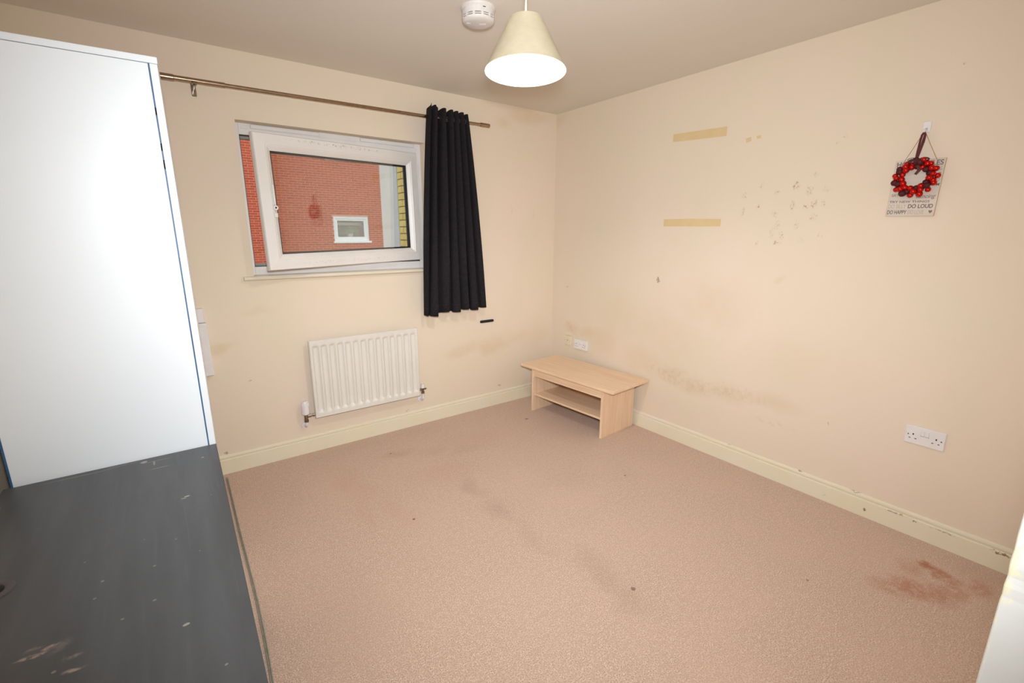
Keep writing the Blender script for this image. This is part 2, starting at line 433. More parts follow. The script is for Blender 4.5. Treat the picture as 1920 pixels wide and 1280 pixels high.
# door lining with chipped arrises (the right-hand one is beside the camera)
def lining_mat():
    k = NT('door_lining_paint')
    w = k.warp(.03, 40)
    base = k.mix(k.ramp(k.noise(6, 3), .35, .7), lin((218, 215, 208)), lin((222, 220, 216)))
    ch = [((DX1, YN, 1.0), (.004, .004, Z), .7)]+[((DX1, YN, z), (.02, .012, hh), .8) for z, hh in ((1.03, .03), (1.0, .02), (.965, .022), (.92, .01))]
    base = k.mix(k.math('MULTIPLY', k.marks(w, ch, .5), k.ramp(k.noise(60, 2), .35, .5)), base, lin((232, 226, 190)))
    k.color(base); k.b.inputs['Roughness'].default_value = .4; return k.m
m_lining = lining_mat()
b = MB()
def jamb_grid(b, x, sg):
    rows = 260
    pr = [(0, .03), (0, .004), (.0012, .0012), (.004, 0), (.13, 0), (.1315, .0015), (.1315, .03)]   # (back from the room face, out of the opening)
    vs = []
    for i in range(rows+1):
        z = DZ*i/rows
        row = []
        for q, (dy, dx) in enumerate(pr):
            wv = 0.
            if q in (1, 2, 3):
                n_ = mnoise.noise(Vector((z*45, 3.1, 0)))
                hot = math.exp(-((z-1.0)/.04)**2)*1.0+math.exp(-((z-.955)/.02)**2)*.6
                wv = max(0, n_+.15)*hot*.0022
            row.append(b.bm.verts.new((x+sg*(dx+wv*(1 if q > 1 else 0)), YN-dy-wv*(1 if q < 3 else 0), z)))
        vs.append(row)
    for i in range(rows):
        for q in range(len(pr)-1):
            b.bm.faces.new((vs[i][q], vs[i+1][q], vs[i+1][q+1], vs[i][q+1]))
jamb_grid(b, DX1, 1)
struct('trim_1', b, m_lining)
struct('trim_2', MB().box(DX0-.03, DX0, YN-.1315, YN, 0, DZ), m_lining)
struct('trim_3', MB().box(DX0-.03, DX1+.03, YN-.1315, YN, DZ, DZ+.03), m_lining)

# ------------------------------------------------------------------ window
win = bpy.data.objects.new('window_1', None); COL.objects.link(win); win.empty_display_size = .05
win.location = (-1.79, .1, WZ0); win['kind'] = 'structure'
FY0, FY1 = .075, .145
b = MB()
b.box(WX0, WX0+.022, FY0, FY1, WZ0, WZ1, .002).box(WX1-.036, WX1, FY0, FY1, WZ0, WZ1, .002)
b.box(WX0+.022, WX1-.036, FY0, FY1, WZ1-.062, WZ1, .002).box(WX0+.022, WX1-.036, FY0, FY1, WZ0, WZ0+.05, .002)
b.box(WX0+.036, WX1-.036, FY0-.006, FY0, WZ1-.030, WZ1-.024).box(WX0+.036, WX1-.036, FY0-.006, FY0, WZ0+.018, WZ0+.024)
b.build('window_frame', m_upvc, win)
b = MB()    # inner rebate, grey
x0, x1, z0, z1 = WX0+.022, WX1-.036, WZ0+.05, WZ1-.062
b.box(x0, x0+.007, FY0+.03, FY1, z0, z1).box(x1-.012, x1, FY0+.03, FY1, z0, z1).box(x0, x1, FY0+.03, FY1, z1-.018, z1).box(x0, x1, FY0+.03, FY1, z0, z0+.018)
b.build('frame_rebate', m_greyframe, win)
b = MB()
b.box(x0, x0+.003, FY0+.004, FY0+.03, z0, z1).box(x0, x1, FY0+.004, FY0+.03, z1-.004, z1).box(x0, x1, FY0+.004, FY0+.03, z0, z0+.004).box(x1-.003, x1, FY0+.004, FY0+.03, z0, z1)
b.build('gasket', m_gasket, win)
for (a0, a1) in ((-2.28, -1.90), (-1.645, -1.27)):
    b = MB().box(a0, a1, FY0-.016, FY0, WZ1-.027, WZ1-.005, .003)
    v = b.build('trickle_vent', m_upvc, win)
struct_sill = MB()
pr = [(FY0, WZ0-.022), (FY0, WZ0), (-.030, WZ0), (-.038, WZ0-.004), (-.041, WZ0-.011), (-.038, WZ0-.018), (-.030, WZ0-.022)]
struct_sill.prism(pr, 0, WX0-.055, WX1+.055)
sill = struct_sill.build('trim_4', m_sill); sill['kind'] = 'structure'

# open sash: hinged on the right, left side swung into the room
sash = bpy.data.objects.new('sash', None); COL.objects.link(sash); sash.empty_display_size = .05
SW, SH = 1.090, .735
hinge = Vector((-1.241, .055, 1.244))
ang = math.pi+math.radians(13.0)       # direction to the free side
adopt(sash, win)
dirx = Vector((math.cos(ang), math.sin(ang), 0))
# local frame: x from free side to hinge, y outwards, z up; origin at the free lower corner
sash.matrix_basis = Matrix.Translation(Vector((hinge.x, hinge.y, 1.231))+dirx*SW) @ Matrix.Rotation(math.atan2(-dirx.y, -dirx.x), 4, 'Z') @ Matrix.Rotation(math.radians(-1.1), 4, 'Y')
fw = .088
def mitred(b, x0, x1, z0, z1, prof):
    """picture-frame profile: prof = [(inset, y)] closed loop swept round the rectangle"""
    cor = [(x0, z0, 1, 1), (x1, z0, -1, 1), (x1, z1, -1, -1), (x0, z1, 1, -1)]
    R = [[b.bm.verts.new((cx+sx*i, y, cz+sz*i)) for i, y in prof] for cx, cz, sx, sz in cor]
    n = len(prof)
    for c in range(4):
        A, B = R[c], R[(c+1) % 4]
        for q in range(n): b.bm.faces.new((A[q], A[(q+1) % n], B[(q+1) % n], B[q]))
b = MB()
mitred(b, 0, SW, 0, SH, [(0, .008), (.004, 0), (.058, -.004), (.062, -.001), (.066, -.001), (.082, .010), (fw, .016), (fw, .050), (.03, .055), (.03, .035), (0, .035)])
sf = b.build('sash_frame', m_sash, sash, local=True)
b = MB(); mitred(b, fw-.002, SW-fw+.002, fw-.002, SH-fw+.002, [(0, .0165), (.004, .0165), (.004, .03), (0, .03)])
b.build('glazing_gasket', m_gasket, sash, local=True)
b = MB(); mitred(b, fw, SW-fw, fw, SH-fw, [(0, .028), (.010, .028), (.010, .042), (0, .042)])
b.build('spacer_bar', m_gasket, sash, local=True)
MB().box(fw, SW-fw, .022, .026, fw, SH-fw).build('pane', m_glass, sash, local=True)
MB().box(fw, SW-fw, .042, .046, fw, SH-fw).build('pane', m_glass, sash, local=True)
b = MB()
b.cyl((.072, -.012, .345), (.072, .0, .345), .013, .015, 20).box(.066, .078, -.010, -.003, .36, .47, .003)
h_ = b.build('window_handle', m_sash, sash, local=True)
MB().cyl((.072, -.0135, .345), (.072, -.011, .345), .005, None, 12).build('screw_cap', m_dark, sash, local=True)
MB().box(.062, .082, -.008, -.002, .292, .318, .003).build('handle_lock', m_upvc, sash, local=True)
b = MB()
for zz in (.12, .62): b.cyl((SW+.006, .012, zz-.04), (SW+.006, .012, zz+.04), .008, None, 12)
b.build('hinge', m_upvc, sash, local=True)

# ------------------------------------------------------------------ outside: red brick block opposite and yellow brick wing
def brick_mat(name, c0, c1, island):
    k = NT(name)
    if island: rnd = k.new('ShaderNodeNewGeometry').outputs['Random Per Island']
    else: rnd = k.new('ShaderNodeObjectInfo').outputs['Random']
    base = k.mix(rnd, lin(c0), lin(c1))
    base = k.mix(k.ramp(k.noise(14, 4, .7), .4, .75, True, 0, .3), base, lin(tuple(int(v*.8) for v in c0)))
    k.color(base); k.b.inputs['Roughness'].default_value = .9; k.b.inputs['Specular IOR Level'].default_value = .1
    return k.m
m_red_f = brick_mat('red_brick_field', (170, 78, 58), (186, 92, 68), True)
m_red_p = brick_mat('red_brick', (170, 78, 58), (186, 92, 68), False)
m_mortar_r = simple('pink_mortar', (216, 150, 124), .9, var=.08)
m_yel_f = brick_mat('yellow_brick_field', (222, 196, 124), (234, 210, 140), True)
m_yel_p = brick_mat('yellow_brick', (222, 196, 124), (234, 210, 140), False)
m_mortar_y = simple('brown_mortar', (150, 128, 84), .9, var=.08)
m_render = simple('white_render', (206, 205, 204), .8, var=.03, vscale=3)
m_extwhite = simple('white_window_frame', (236, 238, 240), .4, var=.02)
m_interior = simple('far_room_interior', (112, 100, 88), .9, var=.1, vscale=3)
m_leafy = simple('plant_leaf', (118, 142, 84), .6, var=.2)
m_potwhite = simple('pale_pot', (200, 198, 190), .6)

RD = 12.0; BP, CP, JT = .225, .0665, .013
nb = thing('brick_building', 'red brick building seen across the gap through the open window', 'building', (1.5, RD, -3))
openings = [(1.57, 2.68, 1.185, 1.955), (1.50, 2.62, 3.62, 4.5)]
b = MB()
def wall_with_holes(b, x0, x1, z0, z1, y0, y1, holes):
    xs = sorted({x0, x1, *[h[0] for h in holes], *[h[1] for h in holes]})
    zs = sorted({z0, z1, *[h[2] for h in holes], *[h[3] for h in holes]})
    for xa, xb in zip(xs, xs[1:]):
        for za, zb in zip(zs, zs[1:]):
            cx, cz = (xa+xb)/2, (za+zb)/2
            if any(h[0] < cx < h[1] and h[2] < cz < h[3] for h in holes): continue
            b.box(xa, xb, y0, y1, za, zb)
wall_with_holes(b, -7, 9, -3, 8.5, RD-.004, RD+.3, openings)
b.build('mortar_wall', m_mortar_r, nb)
bw, bh, bd = BP-JT, CP-JT, .012
proto = bpy.data.meshes.new('brick')
t = bmesh.new(); bmesh.ops.create_cube(t, size=1)
for v in t.verts: v.co = Vector((v.co.x*bw, v.co.y*.05, v.co.z*bh))
t.to_mesh(proto); t.free(); proto.materials.append(m_red_p)
field_v, field_f = [], []
cands = []
nrow = 0
z = -2.96
while z < 8.4:
    off = (nrow % 2)*BP/2
    x = -6.9+off
    while x < 8.9:
        xa, xb, za, zb = x-bw/2, x+bw/2, z-bh/2, z+bh/2
        hit_ = [h for h in openings if xb > h[0] and xa < h[1] and zb > h[2] and za < h[3]]
        if not hit_: cands.append((x, z))
        else:
            h = hit_[0]
            for (pa, pb) in ((xa, min(xb, h[0])), (max(xa, h[1]), xb)):
                if pb-pa > .03: cands.append(((pa+pb)/2, z, pb-pa))
        x += BP
    z += CP; nrow += 1
# the strip seen through the open gap first, then what lies round the far window
def rank(c):
    x, zz = c[0], c[1]
    strip = -1.0 < x < -.1 and .9 < zz < 3.95
    if strip: return (0, 0)
    return (1, abs(x-2.9)+abs(zz-1.8)*1.2)
full = [c for c in cands if len(c) == 2]
full.sort(key=rank)
chosen = set(full[:290])
for i, c in enumerate(full[:290]):
    o = bpy.data.objects.new('brick', proto); COL.objects.link(o)
    o.location = (c[0], RD+.017, c[1]); adopt(o, nb)
for c in cands:
    if c in chosen: continue
    w_ = (c[2] if len(c) > 2 else bw)/2
    x, zz = c[0], c[1]; q = len(field_v)
    y0, y1 = RD-.008, RD+.03
    field_v += [(x-w_, y0, zz-bh/2), (x+w_, y0, zz-bh/2), (x+w_, y0, zz+bh/2), (x-w_, y0, zz+bh/2), (x-w_, y1, zz-bh/2), (x+w_, y1, zz-bh/2), (x+w_, y1, zz+bh/2), (x-w_, y1, zz+bh/2)]
    field_f += [(q, q+1, q+2, q+3), (q+4, q+5, q+1, q), (q+3, q+2, q+6, q+7), (q+4, q, q+3, q+7), (q+1, q+5, q+6, q+2)]
me = bpy.data.meshes.new('brick_field'); me.from_pydata(field_v, [], field_f); me.materials.append(m_red_f)
o = bpy.data.objects.new('brick_field', me); COL.objects.link(o); adopt(o, nb); o['kind'] = 'stuff'
# windows of the brick building
def far_window(x0, x1, z0, z1, parent, plant):
    b = MB(); mitred(b, x0, x1, z0, z1, [(0, RD+.03), (.075, RD+.03), (.085, RD+.05), (.085, RD+.12), (0, RD+.12)])
    fr = b.build('window', m_extwhite, parent)
    MB().box(x0-.03, x1+.05, RD-.05, RD+.08, z0-.05, z0+.01, .006).build('window_sill', m_extwhite, fr)
    b = MB(); mitred(b, x0+.085, x1-.085, z0+.085, z1-.085, [(0, RD+.06), (.05, RD+.06), (.055, RD+.11), (0, RD+.11)])
    b.build('sash_frame', m_extwhite, fr)
    MB().box(x0+.13, x1-.13, RD+.08, RD+.086, z0+.13, z1-.13).build('pane', m_glass, fr)
    b = MB(); b.box(x0, x1, RD+.9, RD+.92, z0-.2, z1+.2); b.box(x0, x0+.02, RD+.2, RD+.9, z0-.2, z1+.2); b.box(x1-.02, x1, RD+.2, RD+.9, z0-.2, z1+.2); b.box(x0, x1, RD+.2, RD+.9, z1+.18, z1+.2); b.box(x0, x1, RD+.2, RD+.9, z0-.2, z0-.18)
    b.build('room_behind', m_interior, fr)
    b = MB(); b.box(x0+.06, x1-.06, RD+.5, RD+.53, z1-.27, z1-.19); b.build('blind_rail', m_creamplastic, fr)
    if plant:
        b = MB(); rp = random.Random(5)
        for q in range(46):
            a = rp.random()*6.28; rr = rp.random()*.24
            c = Vector(((x0+x1)/2+rr*math.cos(a)*1.2, RD+.3+rr*.3*math.sin(a), z0+.22+rp.random()*.22))
            b.sphere(c, .04, 1, (1.3, .4, .7))
        b.build('foliage', m_leafy, fr)
        MB().lathe([(.07, z0+.02), (.10, z0+.24), (.09, z0+.24), (.085, z0+.2)], ((x0+x1)/2+.03, RD+.3, 0), 20).build('pot', m_potwhite, fr)
far_window(1.57, 2.68, 1.185, 1.955, nb, True)
far_window(1.50, 2.62, 3.62, 4.5, nb, False)

wg = thing('brick_wing', 'yellow brick wing wall with white rendered end beside the window outside', 'wall', (-.5, 1.2, -3))
WXX = -.50
b = MB(); b.box(WXX+.006, WXX+.4, .32, 2.16, -3, 6); b.build('mortar_core', m_mortar_y, wg)
b = MB(); b.box(WXX-.012, WXX+.4, 2.16, 2.67, -3, 6, .004); b.build('rendered_pier', m_render, wg)
ybw, ybh = .215, .065
pro2 = bpy.data.meshes.new('yellow_brick'); t = bmesh.new(); bmesh.ops.create_cube(t, size=1)
for v in t.verts: v.co = Vector((v.co.x*.04, v.co.y*ybw, v.co.z*ybh))
t.to_mesh(pro2); t.free(); pro2.materials.append(m_yel_p)
pro2h = bpy.data.meshes.new('yellow_half_brick'); t = bmesh.new(); bmesh.ops.create_cube(t, size=1)
for v in t.verts: v.co = Vector((v.co.x*.04, v.co.y*.1025, v.co.z*ybh))
t.to_mesh(pro2h); t.free(); pro2h.materials.append(m_yel_p)
fb = MB(); nrow = 0; z = -2.95
while z < 5.9:
    y = 2.155
    first = True
    while y > .35:
        L_ = .1025 if (first and nrow % 2) else ybw
        cy = y-L_/2
        if cy-L_/2 < .32: break
        if .55 < z < 2.9 and cy > .9:
            o = bpy.data.objects.new('brick', pro2h if L_ < .2 else pro2); COL.objects.link(o)
            o.location = (WXX+.016, cy, z); adopt(o, wg)
        else: fb.box(WXX-.004, WXX+.036, cy-L_/2, cy+L_/2, z-ybh/2, z+ybh/2)
        y -= L_+.010; first = False
    z += .075; nrow += 1
o = fb.build('brick_field', m_yel_f, wg); o['kind'] = 'stuff'
gr = MB().box(-12, 14, .3, RD+2, -3.1, -3).build('ground', simple('paving_grey', (128, 124, 118), .9)); gr['kind'] = 'structure'

# ------------------------------------------------------------------ radiator
rad = thing('radiator', 'cream white panel radiator with vertical flutes under the window', 'radiator', (-1.739, -.03, .25))
RX0, RX1, RZ0, RZ1 = -2.112, -1.364, .250, .771
NF, per = 14, .0
fx0, fx1 = -2.100, -1.376
pitch = (fx1-fx0)/NF
xs = [RX0, RX0+.003]
for i in range(NF):
    c = fx0+pitch*(i+.5)
    for q in (-.40, -.30, -.20, 0, .20, .30, .40): xs.append(c+q*pitch)
xs += [RX1-.003, RX1]
zs = [RZ0, RZ0+.003, RZ0+.012, RZ0+.030, RZ0+.036, RZ0+.046, RZ0+.053]
zs += [RZ0+.053+(RZ1-RZ0-.106)*i/8 for i in range(1, 8)]
zs += [RZ1-.053, RZ1-.046, RZ1-.038, RZ1-.032, RZ1-.012, RZ1-.003, RZ1]
def radpt(i, j):
    x, z_ = xs[i], zs[j]
    d = 0.
    for q in range(NF):
        c = fx0+pitch*(q+.5); a = abs(x-c)/pitch
        if a < .41:
            pa = 1 if a < .22 else max(0, (.40-a)/.18)
            e = min(max(0, (z_-(RZ0+.032))/.018), max(0, ((RZ1-.034)-z_)/.014), 1)
            d = max(d, pa*e)
    y = -.068+.013*d
    if i in (0, len(xs)-1) or j in (0, len(zs)-1): y = -.064
    return Vector((x, y, z_))
b = MB(); vs = b.grid(len(xs), len(zs), radpt)
loop = [vs[i][0] for i in range(len(xs))]+[vs[-1][j] for j in range(1, len(zs))]+[vs[i][-1] for i in range(len(xs)-2, -1, -1)]+[vs[0][j] for j in range(len(zs)-2, 0, -1)]
back = [b.bm.verts.new((v.co.x, -.044, v.co.z)) for v in loop]
for q in range(len(loop)): b.bm.faces.new((loop[q], loop[(q+1) % len(loop)], back[(q+1) % len(loop)], back[q]))
b.bm.faces.new(back)
smooth_by_angle(b.build('panel', m_radiator, rad), 50)
b = MB(); mitred(b, RX0+.004, RX1-.004, RZ0+.004, RZ1-.004, [(0, -.0695), (.0035, -.0695), (.0035, -.064), (0, -.064)])
b.build('seam', m_radiator, rad)
for xx in (-1.95, -1.53):
    MB().box(xx-.015, xx+.015, -.046, -.0006, .33, .70).build('bracket', m_radiator, rad)
# valves with their tails and wall collars
vx = -2.168
b = MB().lathe([(.006, .378), (.017, .378), (.020, .372), (.0235, .340), (.0245, .305), (.0235, .290), (.010, .288)], (vx, -.05, 0), 20)
hd = smooth_by_angle(b.build('thermostat_head', m_whiteplastic, rad), 40)
b = MB()
for q in range(10):
    a = 2*math.pi*q/10
    b.box(vx+.0215*math.cos(a)-.002, vx+.0215*math.cos(a)+.002, -.05+.0215*math.sin(a)-.002, -.05+.0215*math.sin(a)+.002, .318, .366)
b.build('grip_ridge', m_whiteplastic, hd)
b = MB().cyl((vx, -.05, .25), (vx, -.05, .289), .012).cyl((vx, -.05, .275), (RX0+.002, -.05, .275), .008).cyl((vx+.012, -.05, .275), (vx+.03, -.05, .275), .012, None, 6).cyl((vx, -.05, .235), (vx, -.05, .252), .0145, None, 6).cyl((RX0-.014, -.05, .275), (RX0-.002, -.05, .275), .011, None, 6)
smooth_by_angle(b.build('valve_body', m_chrome, rad), 40)
b = MB().tube([(vx, -.05, .236), (vx, -.05, .213), (vx-.001, -.044, .202), (vx-.003, -.03, .198), (vx-.004, -.0006, .198)], .0075, 10)
smooth_by_angle(b.build('pipe', m_whiteplastic, rad), 40)
b = MB().cyl((vx-.004, -.008, .198), (vx-.004, -.0006, .198), .019, .022, 20)
b.build('pipe_collar', m_whiteplastic, rad)
lx = -1.334
b = MB().lathe([(.004, .334), (.0125, .333), (.0135, .328), (.014, .302), (.008, .300)], (lx, -.05, 0), 18)
smooth_by_angle(b.build('lockshield_cap', m_whiteplastic, rad), 40)
b = MB().cyl((lx, -.05, .262), (lx, -.05, .302), .009).cyl((RX1-.002, -.05, .292), (lx+.028, -.05, .292), .006).cyl((RX1+.003, -.05, .292), (RX1+.014, -.05, .292), .010, None, 6).cyl((lx, -.05, .258), (lx, -.05, .274), .012, None, 6)
smooth_by_angle(b.build('valve_body', m_chrome, rad), 40)
b = MB().tube([(lx, -.05, .26), (lx, -.05, .218), (lx-.001, -.044, .207), (lx-.003, -.03, .203), (lx-.004, -.0006, .203)], .0075, 10)
smooth_by_angle(b.build('pipe', m_whiteplastic, rad), 40)
b = MB().cyl((lx-.006, -.008, .203), (lx-.006, -.0006, .203), .018, .021, 20)
b.build('pipe_collar', m_whiteplastic, rad)

# ------------------------------------------------------------------ curtain pole and curtain
pole = thing('curtain_pole', 'thin steel curtain pole running along the wall above the window', 'curtain pole', (-1.85, -.09, 2.19))
def rz(x): return 2.190+(x+2.66)/(2.66-.735)*.016
b = MB().cyl((-3.02, -.09, rz(-3.02)), (-2.40, -.09, rz(-2.40)), .0125, None, 18)
smooth_by_angle(b.build('outer_tube', m_rod, pole), 40)
b = MB().cyl((-2.42, -.09, rz(-2.42)), (-.79, -.09, rz(-.79)), .0098, None, 18)
smooth_by_angle(b.build('inner_tube', m_rod, pole), 40)
b = MB().lathe([(.004, 0), (.0125, 0), (.0135, .003), (.0135, .075), (.011, .078)], (0, 0, 0), 18, Matrix.Rotation(math.pi/2, 3, 'Y'))
for v in b.bm.verts: v.co += Vector((-.812, -.09, rz(-.78)))
smooth_by_angle(b.build('end_cap', m_rod, pole), 40)
b = MB().lathe([(.004, 0), (.0145, 0), (.0155, .003), (.0155, .1), (.011, .103)], (0, 0, 0), 18, Matrix.Rotation(math.pi/2, 3, 'Y'))
for v in b.bm.verts: v.co += Vector((-2.72, -.09, rz(-2.70)))
smooth_by_angle(b.build('end_sleeve', m_rod, pole), 40)
for xx in (-2.535, -1.10):
    b = MB().box(xx-.011, xx+.011, -.004, 0, rz(xx)-.055, rz(xx)+.01, .002).cyl((xx, -.004, rz(xx)-.024), (xx, -.09, rz(xx)-.024), .005, None, 10).cyl((xx, -.09, rz(xx)-.026), (xx, -.09, rz(xx)-.008), .006, None, 10)
    b.box(xx-.011, xx+.011, -.105, -.075, rz(xx)-.018, rz(xx)-.010, .002)
    b.build('bracket', m_chrome, pole)
MB().cyl((-2.46, -.101, rz(-2.46)-.006), (-2.46, -.106, rz(-2.46)-.008), .003, None, 8).build('grub_screw', m_chrome, pole)

cur = thing('curtain', 'single black curtain gathered at the right side of the window', 'curtain', (-1.06, -.09, .855))
NFD = 6
NS, NTT = 220, 46
def curtain_pt(i, j):
    s = i/(NS-1); t_ = j/(NTT-1)          # t 0 top, 1 bottom
    ztop, zbot = 2.256, .862
    ph = NFD*(s+.028*math.sin(8.5*s+.6)-.0158)
    zt = ztop+.010*math.cos(2*math.pi*ph+.6)-.012*s+(.010 if s < .14 else 0)-.010*math.exp(-((s-.165)/.022)**2)
    zb = zbot+.006*math.sin(2*math.pi*ph*.5+1)+(.004*math.sin(23*s))-(.018*max(0, .5-s))+(.012*s)
    z_ = zt+(zb-zt)*t_
    # left fold stands a little apart at the top, folds open out below
    st = s if s > .16 else s*1.05
    xt = -1.232+.302*(st**.97)
    xb = -1.318+.520*(s**1.06)
    e = t_**.85
    bulge = .022*math.sin(math.pi*min(1, t_*1.2))*(1 if s < .10 else 0)*0
    x = xt+(xb-xt)*e+bulge
    A = .050*(1-.15*t_)+.008*math.sin(5*s+2)
    if s > .86: A *= 1-.55*(s-.86)/.14
    yw = math.cos(2*math.pi*ph+.25*math.sin(3*t_+5*s))
    yw = math.copysign(abs(yw)**.75, yw)
    y = -.092-A*yw*(.92)+.005*math.sin(9*s+4*t_)
    x += .010*math.sin(4*math.pi*ph+1.0)*(.4+.6*t_)+.006*math.sin(2*math.pi*ph*1.5+3*t_)*t_
    return Vector((x, min(y, -.018), z_))
b = MB(); b.grid(NS, NTT, curtain_pt)
cl = b.build('cloth', m_curtain, cur, smooth=True)
md = cl.modifiers.new('thickness', 'SOLIDIFY'); md.thickness = .0022; md.offset = 0
b = MB()
hp = [curtain_pt(i, NTT-1)+Vector((0, -.0018, .055)) for i in range(0, NS, 2)]
b.tube(hp, .0011, 5); b.build('hem_stitch', m_hem, cl)
for q in range(2*NFD):
    s = (q+.5)/(2*NFD)
    i = round(s*(NS-1)); p0 = curtain_pt(i, 0); p1 = curtain_pt(min(i+2, NS-1), 0); d = (p1-p0); d.z = 0; d.normalize()
    nrm = Vector((-d.y, d.x, 0))
    c = Vector((p0.x, -.09, rz(p0.x)))
    m3 = nrm.to_track_quat('Z', 'Y').to_matrix()
    b = MB()
    ring = [(.0145+.0045*math.cos(a), .0045*math.sin(a)) for a in [k_*math.pi/4 for k_ in range(8)]]
    b.lathe(ring, c, 16, m3, True)
    b.build('eyelet', m_dark, cur, smooth=True)

# ------------------------------------------------------------------ small things on the walls
o = MB(); o.box(-.783, -.652, -.012, 0, .730, .7505, .0095, 4)
st = o.build('wall_strip', m_blackstrip); smooth_by_angle(st, 60); tag(st, 'short black rounded strip stuck to the wall below the curtain', 'strip')
def tape(pts, label, grp=None):
    b = MB()
    A = [b.bm.verts.new((-.0007, y, z_)) for y, z_ in pts]; B = [b.bm.verts.new((0, y, z_)) for y, z_ in pts]
    n = len(pts); b.bm.faces.new(A); b.bm.faces.new(B[::-1])
    for q in range(n): b.bm.faces.new((A[q], A[(q+1) % n], B[(q+1) % n], B[q]))
    return tag(b.build('masking_tape', m_tape), label, 'tape', grp)
tape([(-1.147, 2.071), (-1.147, 2.024), (-1.3, 2.016), (-1.514, 2.006), (-1.514, 2.059), (-1.3, 2.066)], 'upper long strip of yellowed masking tape on the right wall')
tape([(-1.122, 1.537), (-1.122, 1.489), (-1.533, 1.485), (-1.533, 1.530), (-1.32, 1.536)], 'lower long strip of yellowed masking tape on the right wall')
tape([(-1.635, 1.974), (-1.639, 1.950), (-1.668, 1.956), (-1.664, 1.978)], 'small scrap of yellowed tape, nearer the room corner of two scraps')
tape([(-1.695, 1.978), (-1.699, 1.962), (-1.722, 1.964), (-1.719, 1.980)], 'faint small scrap of tape, farther from the room corner of two scraps')

def rocker_holes(b, cy, cz, xf):
    b.box(xf-.0006, xf+.001, cy-.0025, cy+.0025, cz+.006, cz+.014)
    b.box(xf-.0006, xf+.001, cy-.0145, cy-.0075, cz-.012, cz-.0085)
    b.box(xf-.0006, xf+.001, cy+.0075, cy+.0145, cz-.012, cz-.0085)
def double_socket(y0, y1, z0, z1, label, depth):
    cy, cz = (y0+y1)/2, (z0+z1)/2
    t_ = thing('double_socket', label, 'socket', (0, cy, z0))
    MB().box(-depth, 0, y0, y1, z0, z1, .003, 2).build('plate', m_whiteplastic, t_)
    b = MB()
    for s in (-1, 1): rocker_holes(b, cy+s*.042, cz-.006, -depth)
    # fixing screws
    for s in (-1, 1): b.cyl((-depth-.0006, cy+s*.0605, cz), (-depth+.001, cy+s*.0605, cz), .0028, None, 10)
    b.build('pin_holes', m_dark, t_)
    for s in (-1, 1):
        b = MB().box(-depth-.0035, -depth+.001, cy+s*.0085-.0065, cy+s*.0085+.0065, cz+.004, cz+.027, .0015)
        b.build('switch_rocker', m_whiteplastic, t_)
        MB().box(-depth-.0005, -depth+.001, cy+s*.0085-.0075, cy+s*.0085+.0075, cz+.0025, cz+.004).build('switch_gap', m_dark, t_)
double_socket(-2.735, -2.589, .463, .551, 'white double socket low on the right wall near the doorway', .009)
double_socket(-.461, -.313, .474, .559, 'white double socket above the small table near the room corner', .022)
t_ = thing('aerial_socket', 'cream single socket plate beside the double socket in the corner', 'socket', (0, -.22, .482))
MB().box(-.012, 0, -.264, -.180, .482, .566, .003, 2).build('plate', m_creamplastic, t_)
MB().box(-.007, 0, -.262, -.196, .568, .602, .002).build('blanking_cover', m_creamplastic, t_)
b = MB()
for yy in (-.252, -.192): b.cyl((-.0127, yy, .524), (-.011, yy, .524), .003, None, 10)
b.cyl((-.0127, -.222, .526), (-.011, -.222, .526), .005, None, 12)
b.build('screw', m_chrome, t_)

# white wall box half hidden by the wardrobe
t_ = thing('wall_box', 'white plastic box on the wall beside the wardrobe, partly hidden', 'box', (-2.74, 0, .637))
MB().box(-2.85, -2.632, -.045, 0, .637, .945, .005, 2).build('body', m_whiteplastic, t_)
MB().box(-2.85, -2.640, -.038, 0, .947, 1.027, .004, 2).build('upper_housing', m_whiteplastic, t_)
MB().box(-2.85, -2.631, -.0465, -.03, .925, .938, .001).build('lid_rim', m_whiteplastic, t_)

# ------------------------------------------------------------------ plaque, hook and wreath
k = NT('plaque_board')
base = k.mix(k.ramp(k.noise(6, 4, .6, scl=(1, .5, 6)), .35, .7), lin((208, 194, 180)), lin((218, 206, 192)))
k.color(base); k.b.inputs['Roughness'].default_value = .7; m_plaque = k.m
m_plaque_edge = simple('plaque_edge', (196, 166, 120), .7)
m_ink = simple('plaque_ink_dark', (124, 112, 112), .8, var=.1, vscale=150)
m_ink_l = simple('plaque_ink_pale', (186, 172, 162), .8, var=.05, vscale=150)
m_string = simple('jute_string', (196, 150, 98), .9, var=.2, vscale=300)
m_baub_red = simple('red_metallic_bauble', (208, 30, 24), .22, .65, var=.12, vscale=60)
m_baub_dark = simple('maroon_glitter_bauble', (92, 18, 26), .65, .2, var=.3, vscale=260)
m_ribbon = simple('maroon_satin_ribbon', (88, 18, 26), .35, 0, var=.2, vscale=40)

hk = thing('adhesive_hook', 'white adhesive wall hook holding the plaque and wreath', 'hook', (0, -2.449, 1.877))
MB().box(-.004, 0, -2.463, -2.434, 1.877, 1.924, .003, 2).build('base', m_whiteplastic, hk)
b = MB().tube([(-.004, -2.4485, 1.893), (-.012, -2.4485, 1.882), (-.020, -2.4485, 1.877), (-.027, -2.4485, 1.879), (-.031, -2.4485, 1.888)], [.005, .005, .0045, .004, .0035], 8)
b.build('prong', m_whiteplastic, hk, smooth=True)

PY0, PY1, PZ0, PZ1 = -2.5355, -2.3605, 1.522, 1.765
PC = Vector((0, (PY0+PY1)/2, (PZ0+PZ1)/2)); PW, PH = PY1-PY0, PZ1-PZ0
pq = thing('hanging_plaque', 'pale wooden plaque printed with house rules hanging from the hook', 'plaque', (-.004, PC.y, PZ0))
